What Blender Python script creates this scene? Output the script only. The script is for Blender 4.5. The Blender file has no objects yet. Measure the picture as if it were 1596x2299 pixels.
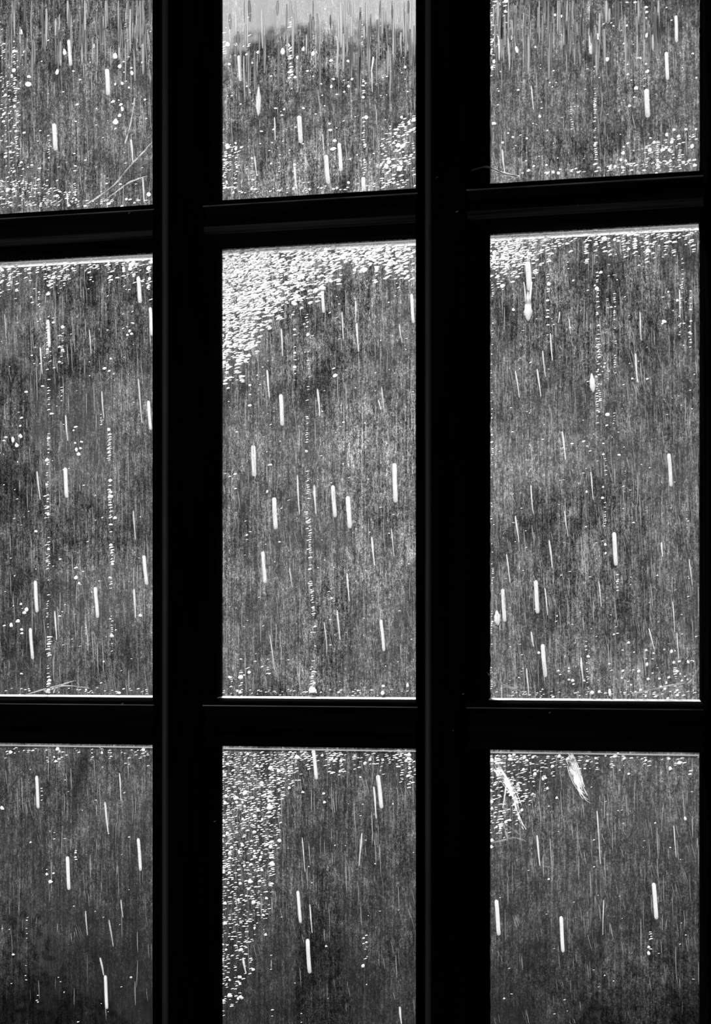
import bpy, math, random
from mathutils import Vector, noise as mnoise

C = bpy.context.scene
R = random.Random(7)

# ------------------------------------------------------------------ camera
F = 3000.0                      # focal length in pixels of the 1596x2299 frame
YAW = math.radians(10.4)        # the camera is turned a little to the left of the window's normal
EYE = Vector((0.0, -2.0, 1.6))
HOR = 1447.0                    # row of the horizon
cam_d = bpy.data.cameras.new('camera')
cam = bpy.data.objects.new('camera', cam_d)
C.collection.objects.link(cam)
cam.location = EYE
cam.rotation_euler = (math.radians(90), 0, YAW)
cam_d.sensor_fit = 'VERTICAL'
cam_d.sensor_height = 24.0
cam_d.lens = 24.0 * F / 2299.0
cam_d.shift_y = (HOR - 1149.5) / 2299.0
cam_d.clip_start = 0.05
cam_d.clip_end = 200
cam_d.dof.use_dof = True
cam_d.dof.focus_distance = 2.08
cam_d.dof.aperture_fstop = 2.2
C.camera = cam

# ------------------------------------------------------------------ sky
w = bpy.data.worlds.new('overcast_sky')
C.world = w
w.use_nodes = True
nt = w.node_tree
nt.nodes.clear()
wo = nt.nodes.new('ShaderNodeOutputWorld')
wb = nt.nodes.new('ShaderNodeBackground')
tc = nt.nodes.new('ShaderNodeTexCoord')
sx = nt.nodes.new('ShaderNodeSeparateXYZ')
mr = nt.nodes.new('ShaderNodeMapRange')
nt.links.new(tc.outputs['Generated'], sx.inputs[0])
nt.links.new(sx.outputs[2], mr.inputs['Value'])
mr.inputs['From Min'].default_value = -0.05
mr.inputs['From Max'].default_value = 0.9
mr.inputs['To Min'].default_value = 0.30
mr.inputs['To Max'].default_value = 0.75
nt.links.new(mr.outputs[0], wb.inputs['Strength'])
wb.inputs['Color'].default_value = (1, 1, 1, 1)
nt.links.new(wb.outputs[0], wo.inputs[0])

# ------------------------------------------------------------------ sun, behind the rain
sun_d = bpy.data.lights.new('sun', 'SUN')
sun_d.energy = 7.6
sun_d.angle = math.radians(9)
sun = bpy.data.objects.new('sun', sun_d)
C.collection.objects.link(sun)
SUN_DIR = Vector((-0.30, 1.0, 0.80)).normalized()     # towards the sun
sun.rotation_euler = SUN_DIR.to_track_quat('Z', 'Y').to_euler()
sun.location = SUN_DIR * 20

C.view_settings.view_transform = 'Standard'
C.view_settings.look = 'None'
C.view_settings.gamma = 1.0
C.view_settings.use_curve_mapping = False
C.view_settings.exposure = 0.0
C.cycles.max_bounces = 8
C.cycles.transparent_max_bounces = 24
C.cycles.caustics_refractive = False
C.cycles.caustics_reflective = False

# added fill light behind the viewer, to bring out the bars
lamp_d = bpy.data.lights.new('room_fill_light', 'AREA')
lamp_d.shape = 'RECTANGLE'; lamp_d.size = 0.9; lamp_d.size_y = 1.3
lamp_d.energy = 14.0
lamp = bpy.data.objects.new('room_fill_light', lamp_d)
C.collection.objects.link(lamp)
lamp.location = (-1.6, -3.5, 1.9)
lamp.rotation_euler = (math.radians(90), 0, 0)

# ------------------------------------------------------------------ projection helpers
RIGHT = Vector((math.cos(YAW), math.sin(YAW), 0))
FWD = Vector((-math.sin(YAW), math.cos(YAW), 0))


def at(px, py, y):
    """World point on the plane Y = y that lies under a pixel."""
    d = RIGHT * ((px - 798) / F) + FWD + Vector((0, 0, (HOR - py) / F))
    t = (y - EYE.y) / d.y
    return EYE + d * t


def X(px, y=0.0):
    return at(px, HOR, y).x


def Z(py, px, y=0.0):
    return at(px, py, y).z


def pxscale(px, y):
    """metres per pixel, about"""
    d = RIGHT * ((px - 798) / F) + FWD
    return (y - EYE.y) / d.y / F


# ------------------------------------------------------------------ object helpers
def tag(o, label=None, cat=None, group=None, kind=None):
    if label: o['label'] = label
    if cat: o['category'] = cat
    if group: o['group'] = group
    if kind: o['kind'] = kind
    return o


def obj(name, me, parent=None, mat=None, smooth=False):
    o = bpy.data.objects.new(name, me)
    C.collection.objects.link(o)
    if parent: o.parent = parent
    if mat and me and not me.materials: me.materials.append(mat)
    if smooth:
        me.polygons.foreach_set('use_smooth', [True] * len(me.polygons))
    return o


def empty(name, loc=(0, 0, 0)):
    o = bpy.data.objects.new(name, None)
    o.location = loc
    o.empty_display_size = 0.05
    C.collection.objects.link(o)
    return o


class MB:
    def __init__(self):
        self.v = []; self.f = []

    def add(self, vs, fs):
        n = len(self.v)
        self.v += [tuple(p) for p in vs]
        self.f += [tuple(i + n for i in f) for f in fs]

    def box(self, a, b):
        x0, y0, z0 = a; x1, y1, z1 = b
        self.add([(x0, y0, z0), (x1, y0, z0), (x1, y1, z0), (x0, y1, z0), (x0, y0, z1), (x1, y0, z1), (x1, y1, z1), (x0, y1, z1)],
                 [(0, 3, 2, 1), (4, 5, 6, 7), (0, 1, 5, 4), (1, 2, 6, 5), (2, 3, 7, 6), (3, 0, 4, 7)])

    def prism(self, prof, a, b, axis):
        """closed profile swept along an axis: 'z' (prof = x,y) or 'x' (prof = y,z)"""
        n = len(prof)
        vs = []
        for t in (a, b):
            for p in prof:
                vs.append((p[0], p[1], t) if axis == 'z' else (t, p[0], p[1]))
        fs = [tuple(range(n))[::-1], tuple(range(n, 2 * n))]
        for i in range(n):
            j = (i + 1) % n
            fs.append((i, j, n + j, n + i))
        self.add(vs, fs)

    def tube(self, pts, rad, sides=6, flat=1.0):
        """rad: list of radii. flat squeezes the section along world Y."""
        n = len(pts); vs = []; fs = []
        for i, p in enumerate(pts):
            a = pts[max(i - 1, 0)]; b = pts[min(i + 1, n - 1)]
            t = (Vector(b) - Vector(a)).normalized()
            u = t.cross(Vector((0, 1, 0)))
            if u.length < 1e-4: u = Vector((1, 0, 0))
            u.normalize(); v = t.cross(u).normalized()
            for k in range(sides):
                c = 2 * math.pi * k / sides
                q = Vector(p) + u * (math.cos(c) * rad[i]) + v * (math.sin(c) * rad[i] * flat)
                vs.append(q)
        for i in range(n - 1):
            for k in range(sides):
                k2 = (k + 1) % sides
                fs.append((i * sides + k, i * sides + k2, (i + 1) * sides + k2, (i + 1) * sides + k))
        fs.append(tuple(range(sides))[::-1]); fs.append(tuple(range((n - 1) * sides, n * sides)))
        self.add(vs, fs)

    def dome(self, c, wx, hz, th, tilt=0.0, sag=0.25, n=8):
        """a drop lying on the outer face of the glass (dome grows towards +Y)"""
        cx, cy, cz = c
        ct, st = math.cos(tilt), math.sin(tilt)
        vs = []; irr = []
        for rr, d in ((1.0, 0.0), (0.72, 0.7)):
            for k in range(n):
                a = 2 * math.pi * k / n
                if rr == 1.0: irr.append(R.uniform(.78, 1.18))
                x = math.cos(a) * wx * rr * irr[k]; z = math.sin(a) * hz * rr * irr[k]
                if z > 0: x *= 1 - sag * z / hz          # narrower at the top, fuller below
                z -= hz * 0.1 * (1 - rr)
                vs.append((cx + x * ct - z * st, cy + th * d, cz + x * st + z * ct))
        vs.append((cx, cy + th, cz - hz * 0.15))
        fs = []          # open towards the glass it clings to
        for k in range(n):
            k2 = (k + 1) % n
            fs.append((k2, k, n + k, n + k2)); fs.append((n + k2, n + k, 2 * n))
        self.add(vs, fs)

    def ribbon(self, pts, wid):
        vs = []
        for p in pts:
            vs += [tuple(p - RIGHT * wid), tuple(p + RIGHT * wid)]
        self.add(vs, [(2 * i, 2 * i + 1, 2 * i + 3, 2 * i + 2) for i in range(len(pts) - 1)])

    def mesh(self, name):
        me = bpy.data.meshes.new(name)
        me.from_pydata(self.v, [], self.f)
        me.update()
        return me

    def build(self, name, mat, parent=None, smooth=False):
        return obj(name, self.mesh(name), parent, mat, smooth)


# ------------------------------------------------------------------ materials
def new_mat(name):
    m = bpy.data.materials.new(name)
    m.use_nodes = True
    m.node_tree.nodes.clear()
    out = m.node_tree.nodes.new('ShaderNodeOutputMaterial')
    return m, m.node_tree, out


def nn(t, typ, **kw):
    n = t.nodes.new(typ)
    for k, v in kw.items():
        if k.startswith('i_'):
            n.inputs[k[2:].replace('_', ' ')].default_value = v
        else:
            setattr(n, k, v)
    return n


def math_n(t, op, a, b=None, clamp=False):
    n = t.nodes.new('ShaderNodeMath'); n.operation = op; n.use_clamp = clamp
    for i, s in enumerate((a, b)):
        if s is None: continue
        if isinstance(s, (int, float)): n.inputs[i].default_value = s
        else: t.links.new(s, n.inputs[i])
    return n.outputs[0]


def noise_n(t, co, scale, detail=3.0, rough=0.5, dist=0.0):
    mp = t.nodes.new('ShaderNodeMapping'); mp.inputs['Scale'].default_value = scale
    t.links.new(co, mp.inputs['Vector'])
    n = t.nodes.new('ShaderNodeTexNoise'); n.inputs['Scale'].default_value = 1.0
    n.inputs['Detail'].default_value = detail; n.inputs['Roughness'].default_value = rough
    n.inputs['Distortion'].default_value = dist
    t.links.new(mp.outputs[0], n.inputs['Vector'])
    return n.outputs['Fac']


def ramp_n(t, v, a, b, lo=0.0, hi=1.0):
    n = t.nodes.new('ShaderNodeMapRange'); n.clamp = True
    n.inputs['From Min'].default_value = a; n.inputs['From Max'].default_value = b
    n.inputs['To Min'].default_value = lo; n.inputs['To Max'].default_value = hi
    t.links.new(v, n.inputs['Value'])
    return n.outputs[0]


def surface_mat(name, lo, hi, scale, rough=0.6, bump=0.3, spec=0.3, detail=4.0):
    m, t, out = new_mat(name)
    co = nn(t, 'ShaderNodeTexCoord').outputs['Object']
    a = noise_n(t, co, scale, detail, 0.6)
    val = ramp_n(t, a, 0.32, 0.68, lo, hi)
    cb = t.nodes.new('ShaderNodeCombineColor')
    for i in range(3): t.links.new(val, cb.inputs[i])
    p = nn(t, 'ShaderNodeBsdfPrincipled')
    t.links.new(cb.outputs[0], p.inputs['Base Color'])
    p.inputs['Roughness'].default_value = rough
    p.inputs['Specular IOR Level'].default_value = spec
    bp = nn(t, 'ShaderNodeBump'); bp.inputs['Strength'].default_value = bump; bp.inputs['Distance'].default_value = 0.002
    t.links.new(a, bp.inputs['Height']); t.links.new(bp.outputs[0], p.inputs['Normal'])
    t.links.new(p.outputs[0], out.inputs[0])
    return m


M = {}
M['frame'] = surface_mat('black_painted_steel', 0.0, 0.012, (3, 60, 60), 0.8, 0.3, 0.0)
M['frame_v'] = surface_mat('black_painted_steel_upright', 0.0, 0.004, (40, 40, 5), 0.85, 0.3, 0.0)
M['worn'] = surface_mat('dark_paint_with_light', 0.0, 0.07, (3, 200, 160), 0.6, 0.4, 0.1)  # light on the rail face, put into the colour
M['painted_light_v'] = surface_mat('dark_paint_with_light_upright', 0.06, 0.10, (60, 60, 4), 0.5, 0.4, 0.3)  # light caught by the upright strip, put into the colour
M['putty'] = surface_mat('pale_putty', 0.55, 0.9, (60, 60, 260), 0.4, 0.5, 0.5)
M['black_putty'] = surface_mat('black_putty', 0.004, 0.012, (200, 200, 200), 0.8, 0.5, 0.1)
M['wall'] = surface_mat('dark_plaster', 0.02, 0.03, (4, 4, 4), 0.9, 0.3, 0.1)
M['floor'] = surface_mat('dark_floor', 0.02, 0.04, (10, 1.5, 4), 0.7, 0.3, 0.2)
M['bank'] = surface_mat('rough_meadow', 0.01, 0.16, (1.6, 1.2, 1.6), 0.9, 1.0, 0.0, 12.0)
# bare wet soil near the house gives way to the meadow, raggedly
t = M['bank'].node_tree
pr = [n for n in t.nodes if n.type == 'BSDF_PRINCIPLED'][0]
src = pr.inputs['Base Color'].links[0].from_socket
co = nn(t, 'ShaderNodeTexCoord').outputs['Object']
sy = nn(t, 'ShaderNodeSeparateXYZ'); t.links.new(co, sy.inputs[0])
edge = math_n(t, 'ADD', sy.outputs[1], math_n(t, 'MULTIPLY', noise_n(t, co, (2.5, 2.5, 2.5), 8, .65), 3.4))
fac = ramp_n(t, edge, 3.2, 6.4, 0.0, 1.0)
mxc = nn(t, 'ShaderNodeMix', data_type='RGBA')
t.links.new(fac, mxc.inputs['Factor'])
mxc.inputs['A'].default_value = (.012, .012, .012, 1)
t.links.new(src, mxc.inputs['B']); t.links.new(mxc.outputs['Result'], pr.inputs['Base Color'])
M['soil'] = surface_mat('wet_dark_soil', 0.01, 0.05, (1.5, 1.5, 1.5), 0.9, 1.0, 0.1, 8.0)
M['bark'] = surface_mat('dark_bark', 0.01, 0.04, (20, 20, 4), 0.9, 1.0, 0.1)


def leaf_mat(name, col, trans):
    m, t, out = new_mat(name)
    d = nn(t, 'ShaderNodeBsdfDiffuse'); tr = nn(t, 'ShaderNodeBsdfTranslucent')
    ge = nn(t, 'ShaderNodeNewGeometry')
    v = ramp_n(t, ge.outputs['Random Per Island'], 0, 1, col * 0.5, col * 1.5)
    cb = t.nodes.new('ShaderNodeCombineColor')
    for i in range(3): t.links.new(v, cb.inputs[i])
    t.links.new(cb.outputs[0], d.inputs[0]); t.links.new(cb.outputs[0], tr.inputs[0])
    mx = nn(t, 'ShaderNodeMixShader'); mx.inputs[0].default_value = trans
    t.links.new(d.outputs[0], mx.inputs[1]); t.links.new(tr.outputs[0], mx.inputs[2])
    t.links.new(mx.outputs[0], out.inputs[0])
    return m


M['leaf_dark'] = leaf_mat('dark_evergreen_leaf', 0.02, 0.15)
M['leaf_mid'] = leaf_mat('mid_leaf', 0.10, 0.3)
M['leaf_pale'] = leaf_mat('pale_leaf', 0.24, 0.4)


def water_mat(name, clear, lo, hi, mixglass=0.35):
    """water that scatters light from behind, partly clear"""
    m, t, out = new_mat(name)
    ge = nn(t, 'ShaderNodeNewGeometry')
    v = ramp_n(t, ge.outputs['Random Per Island'], 0, 1, lo, hi)
    cb = t.nodes.new('ShaderNodeCombineColor')
    for i in range(3): t.links.new(v, cb.inputs[i])
    tr = nn(t, 'ShaderNodeBsdfTranslucent'); t.links.new(cb.outputs[0], tr.inputs[0])
    gl = nn(t, 'ShaderNodeBsdfRefraction'); gl.inputs['IOR'].default_value = 1.33; gl.inputs['Roughness'].default_value = 0.1
    mx = nn(t, 'ShaderNodeMixShader'); mx.inputs[0].default_value = mixglass
    t.links.new(tr.outputs[0], mx.inputs[1]); t.links.new(gl.outputs[0], mx.inputs[2])
    if clear > 0:
        tp = nn(t, 'ShaderNodeBsdfTransparent')
        m2 = nn(t, 'ShaderNodeMixShader'); m2.inputs[0].default_value = clear
        t.links.new(mx.outputs[0], m2.inputs[1]); t.links.new(tp.outputs[0], m2.inputs[2])
        t.links.new(m2.outputs[0], out.inputs[0])
    else:
        t.links.new(mx.outputs[0], out.inputs[0])
    return m


M['drop'] = water_mat('water_drop', 0.0, 0.7, 1.0, 0.12)
M['bead'] = water_mat('water_bead', 0.08, 0.5, 1.0, 0.08)
M['run'] = water_mat('water_run', 0.45, 0.15, 0.6, 0.0)
M['trace'] = water_mat('water_trace', 0.72, 0.2, 0.7, 0.1)
M['rain'] = water_mat('rain_bright', 0.05, 0.85, 1.0, 0.05)
M['rain_thin'] = water_mat('rain_thin', 0.30, 0.6, 0.9, 0.05)
M['smear'] = water_mat('glare_smear', 0.55, 0.8, 1.0, 0.0)  # light glare, drawn as white ribbons
M['silk'] = water_mat('spider_silk', 0.5, 0.5, 0.9, 0.0)


def glass_mat():
    """window glass with a film of running water and dried dirt; 'wet' = how thick the film lies"""
    m, t, out = new_mat('wet_dirty_glass')
    co = nn(t, 'ShaderNodeTexCoord').outputs['Object']
    at_ = nn(t, 'ShaderNodeAttribute'); at_.attribute_name = 'wet'
    wet = at_.outputs['Fac']
    streak = ramp_n(t, noise_n(t, co, (230, 1, 7), 4, 0.62, 0.4), 0.36, 0.74)
    fine = ramp_n(t, noise_n(t, co, (520, 1, 30), 3, 0.7, 0.6), 0.40, 0.78)
    mott = ramp_n(t, noise_n(t, co, (260, 1, 190), 6, 0.72, 1.2), 0.34, 0.76)
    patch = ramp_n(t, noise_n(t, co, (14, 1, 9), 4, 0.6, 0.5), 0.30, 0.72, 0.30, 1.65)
    cross = ramp_n(t, noise_n(t, co, (90, 1, 900), 2, 0.5, 0.2), 0.60, 0.85)
    mott2 = ramp_n(t, noise_n(t, co, (620, 1, 430), 3, 0.6, 0.8), 0.38, 0.74)
    cloud = ramp_n(t, noise_n(t, co, (70, 1, 40), 5, 0.65, 0.8), 0.32, 0.70)
    wisp = ramp_n(t, noise_n(t, co, (330, 1, 46), 4, 0.7, 3.0), 0.50, 0.72)
    a = math_n(t, 'MULTIPLY', streak, 0.22)
    b = math_n(t, 'ADD', math_n(t, 'MULTIPLY', mott, 0.42), math_n(t, 'MULTIPLY', mott2, 0.24))
    b = math_n(t, 'ADD', b, math_n(t, 'ADD', math_n(t, 'MULTIPLY', cloud, 0.22), math_n(t, 'MULTIPLY', wisp, 0.26)))
    c = math_n(t, 'MULTIPLY', fine, 0.16)
    s = math_n(t, 'ADD', math_n(t, 'ADD', a, b), c)
    s = math_n(t, 'ADD', s, math_n(t, 'MULTIPLY', cross, 0.30))
    s = math_n(t, 'MULTIPLY', math_n(t, 'POWER', s, 3.4), 1.75)
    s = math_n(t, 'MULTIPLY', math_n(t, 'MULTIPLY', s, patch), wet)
    s = math_n(t, 'MINIMUM', s, 0.93)
    tr = nn(t, 'ShaderNodeBsdfTranslucent'); tr.inputs[0].default_value = (.75, .75, .75, 1)
    tp = nn(t, 'ShaderNodeBsdfTransparent'); tp.inputs[0].default_value = (.97, .97, .97, 1)
    mx = nn(t, 'ShaderNodeMixShader')
    t.links.new(s, mx.inputs[0]); t.links.new(tp.outputs[0], mx.inputs[1]); t.links.new(tr.outputs[0], mx.inputs[2])
    t.links.new(mx.outputs[0], out.inputs[0])
    return m


M['glass'] = glass_mat()
m, t, out = new_mat('clear_glass')
tp = nn(t, 'ShaderNodeBsdfTransparent'); tp.inputs[0].default_value = (.98, .98, .98, 1)
t.links.new(tp.outputs[0], out.inputs[0])
M['clear'] = m

# ------------------------------------------------------------------ window dimensions (metres, from the photograph)
DF = -0.090                       # how far the bars stand in front of the glass
# columns: glass left edge, glass right edge in world X
cols = [(-1.245, X(342, DF)), (X(498), X(933, DF)), (X(1100), X(1570))]
mull = [(X(342, DF), X(460, DF), X(498)), (X(933, DF), X(1052, DF), X(1100))]   # front left, front right, glass line
# rows: world Z. rail = (top seen at the front, bottom seen at the glass)
ZR1_top = Z(436, 700, DF); ZR1_bot = Z(546, 700)
ZR2_top = Z(1567, 700); ZR2_bot = Z(1678, 700, DF)
Z_TOP = 2.72; Z_BOT = 0.93
rows = [(ZR1_top, Z_TOP), (ZR2_top, ZR1_bot), (Z_BOT, ZR2_bot)]
XL, XR = cols[0][0], cols[2][1]

# ------------------------------------------------------------------ room shell (kept dark; lit by the window and the added fill)
RX0, RX1, RY0, RZ1 = -2.6, 1.8, -3.6, 3.1
WT = 0.16


def wall(name, a, b, mat='wall'):
    b_ = MB(); b_.box(a, b)
    return tag(b_.build(name, M[mat]), kind='structure')


OX0, OX1, OZ0, OZ1 = XL - 0.10, XR + 0.07, Z_BOT - 0.08, Z_TOP + 0.08      # opening in the wall
b_ = MB()
y0, y1 = -0.10, 0.06
b_.box((RX0, y0, 0), (OX0, y1, RZ1)); b_.box((OX1, y0, 0), (RX1, y1, RZ1))
b_.box((OX0, y0, 0), (OX1, y1, OZ0)); b_.box((OX0, y0, OZ1), (OX1, y1, RZ1))
tag(b_.build('wall_front', M['wall']), kind='structure')
wall('wall_left', (RX0 - WT, RY0 - WT, 0), (RX0, y1, RZ1))
wall('wall_right', (RX1, RY0 - WT, 0), (RX1 + WT, y1, RZ1))
wall('wall_back', (RX0, RY0 - WT, 0), (RX1, RY0, RZ1))
wall('floor', (RX0 - WT, RY0 - WT, -0.12), (RX1 + WT, y1, 0), 'floor')
wall('ceiling', (RX0 - WT, RY0 - WT, RZ1), (RX1 + WT, y1, RZ1 + 0.12))

# ------------------------------------------------------------------ the window
win = empty('window_1', ((XL + XR) / 2, 0, Z_BOT))
tag(win, kind='structure')
win['label'] = 'black barred window with nine rain-streaked panes'
ORG = win.location.copy()


def wpart(mb, name, mat, parent=win, smooth=False, base=ORG):
    me = mb.mesh(name)
    for v in me.vertices: v.co -= base
    return obj(name, me, parent, mat, smooth)


def wobble_strip(mb, x0, sgn, z0, z1, wid, y, amp, seed):
    """irregular putty line along an upright glass edge"""
    n = int((z1 - z0) / 0.006); vs = []; fs = []
    for i in range(n + 1):
        z = z0 + (z1 - z0) * i / n
        k = mnoise.noise(Vector((seed, z * 60, 0))) * amp + mnoise.noise(Vector((seed, z * 240, 3))) * amp * 0.6
        xe = x0 + sgn * (wid + k)
        vs += [(x0 - sgn * .004, y, z), (xe, y, z), (xe - sgn * .0008, y - .004, z), (x0 - sgn * .004, y - .006, z)]
    for i in range(n):
        a = i * 4
        for k in range(4):
            k2 = (k + 1) % 4
            fs.append((a + k, a + k2, a + 4 + k2, a + 4 + k))
    fs.append((3, 2, 1, 0)); fs.append((n * 4, n * 4 + 1, n * 4 + 2, n * 4 + 3))
    mb.add(vs, fs)


def mullion(xa, xb, xg):
    """upright bar: deep web behind, broad front with a raised strip on its left, painted lighter as if lit"""
    b = MB()
    w_ = xb - xa
    prof = [(xa, 0.008), (xa, DF + .001), (xa + w_ * .02, DF), (xa + w_ * .10, DF + .004), (xa + w_ * .31, DF + .004), (xa + w_ * .33, DF - .001),
            (xb - .004, DF - .001), (xb, DF + .004), (xb + .0005, DF + .03), (xg - .001, -0.004), (xg - .001, 0.008)]
    b.prism(prof, Z_BOT - .02, Z_TOP + .02, 'z')
    o = wpart(b, 'mullion', M['frame_v'])
    s = MB()
    n = 10
    # rounded strip
    x0_, x1_ = xa + w_ * .17, xa + w_ * .30
    pr = [(x0_, DF + .005)]
    for i in range(n + 1):
        a = math.pi * i / n
        pr.append(((x0_ + x1_) / 2 - math.cos(a) * (x1_ - x0_) / 2, DF + .004 - math.sin(a) * .004))
    pr.append((x1_, DF + .005))
    s.prism(pr, Z_BOT - .02, Z_TOP + .02, 'z')
    me = s.mesh('cover_strip')
    for v in me.vertices: v.co -= ORG
    st = obj('cover_strip', me, o, M['painted_light_v'])
    st['label'] = 'narrow strip, painted lighter as if lit, down the left side of the bar'
    return o


for mm in mull:
    mullion(*mm)
b = MB()      # right jamb
b.prism([(XR, 0.03), (XR, -.002), (XR + .006, DF), (OX1 + .002, DF), (OX1 + .002, 0.03)], Z_BOT - .08, Z_TOP + .08, 'z')
wpart(b, 'jamb', M['frame_v'])
b = MB()      # left jamb, out of frame
b.prism([(OX0, 0.03), (OX0, DF), (XL - .004, DF), (XL, -.002), (XL, 0.03)], Z_BOT - .08, Z_TOP + .08, 'z')
wpart(b, 'jamb', M['frame_v'])
for z0, z1 in ((Z_BOT - .08, Z_BOT), (Z_TOP, Z_TOP + .08)):
    b = MB(); b.box((XL, DF, z0), (XR, 0.03, z1)); wpart(b, 'head_rail' if z1 > 2 else 'sill_rail', M['frame'])


def rail(x0, x1, zt, zb, upper):
    """horizontal bar between two uprights: bead on top, flat face, lower step painted lighter as if lit"""
    f = DF + .002
    b = MB()
    if upper:      # top edge occludes the glass at the front; underside slopes back to the glass
        ZF = Z(513, 700, DF)
        prof = [(0.008, zt + .0005), (0.0, zt - .001), (f, zt), (f - .003, zt - .003), (f - .003, zt - .0075), (f + .001, zt - .0085),
                (f + .001, ZF + .002), (f + .004, ZF), (0.0, zb), (0.008, zb)]
    else:
        prof = [(0.008, zt), (0.0, zt), (f + .002, zt - .001), (f - .002, zt - .003), (f - .002, zt - .0085), (f + .001, zt - .0095),
                (f + .001, zb + .010), (f, zb), (0.0, zb + .002), (0.008, zb + .002)]
    b.prism(prof, x0, x1, 'x')
    o = wpart(b, 'rail', M['frame'])
    # pale line painted as the highlight just below the top bead
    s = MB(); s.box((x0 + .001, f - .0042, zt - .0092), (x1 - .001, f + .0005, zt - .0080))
    me = s.mesh('bead_highlight')
    for v in me.vertices: v.co -= ORG
    obj('bead_highlight', me, o, M['highlight_and_fleck'])
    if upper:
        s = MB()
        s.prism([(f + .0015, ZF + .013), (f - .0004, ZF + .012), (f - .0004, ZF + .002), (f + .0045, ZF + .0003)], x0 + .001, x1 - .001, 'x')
        me = s.mesh('painted_light_band')
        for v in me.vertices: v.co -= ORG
        obj('painted_light_band', me, o, M['worn'])  # lit part of the rail face, painted as a lighter band
    return o


M['highlight_and_fleck'] = surface_mat('painted_highlight_and_fleck', 0.12, 0.5, (14, 60, 60), 0.35, 0.2, 0.5)  # pale tone of the painted edge highlights, also of the flecks
gaps = [(XL, mull[0][0] + .004), (mull[0][1] - .004, mull[1][0] + .004), (mull[1][1] - .004, XR)]
for gx0, gx1 in gaps:
    rail(gx0, gx1, ZR1_top, ZR1_bot, True)
    rail(gx0, gx1, ZR2_top, ZR2_bot, False)


def film_and_tone(x, z, ci, ri):
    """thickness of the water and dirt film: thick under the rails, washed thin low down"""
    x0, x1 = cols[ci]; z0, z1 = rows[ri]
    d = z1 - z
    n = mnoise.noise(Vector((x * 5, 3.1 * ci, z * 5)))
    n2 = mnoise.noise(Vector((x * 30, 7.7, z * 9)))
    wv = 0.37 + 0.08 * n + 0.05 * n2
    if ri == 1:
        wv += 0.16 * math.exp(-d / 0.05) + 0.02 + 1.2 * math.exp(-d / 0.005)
        if ci == 1: wv += 0.07 + 0.30 * max(0, 1 - (x - x0) / 0.13) * math.exp(-(d / 0.17) ** 3) + 0.17 * math.exp(-((x - x0 - .24) / .09) ** 2 - ((d - .27) / .16) ** 2)  # bright areas of the centre pane put into the film
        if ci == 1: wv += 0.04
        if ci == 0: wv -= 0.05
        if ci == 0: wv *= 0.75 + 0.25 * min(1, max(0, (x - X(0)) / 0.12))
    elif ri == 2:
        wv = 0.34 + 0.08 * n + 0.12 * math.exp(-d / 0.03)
        low_dark = min(1.0, max(0.0, d / 0.42))  # darkness low in the view, put in by thinning the film
        wv *= 1 - (0.90 if ci == 0 else 0.78) * low_dark
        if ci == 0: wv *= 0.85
        if ci == 1: wv += 0.16 * max(0, 1 - (x - x0) / 0.12) * (1 - low_dark)
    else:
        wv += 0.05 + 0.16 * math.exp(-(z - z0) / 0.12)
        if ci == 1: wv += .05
    return max(0.02, wv)


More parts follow.
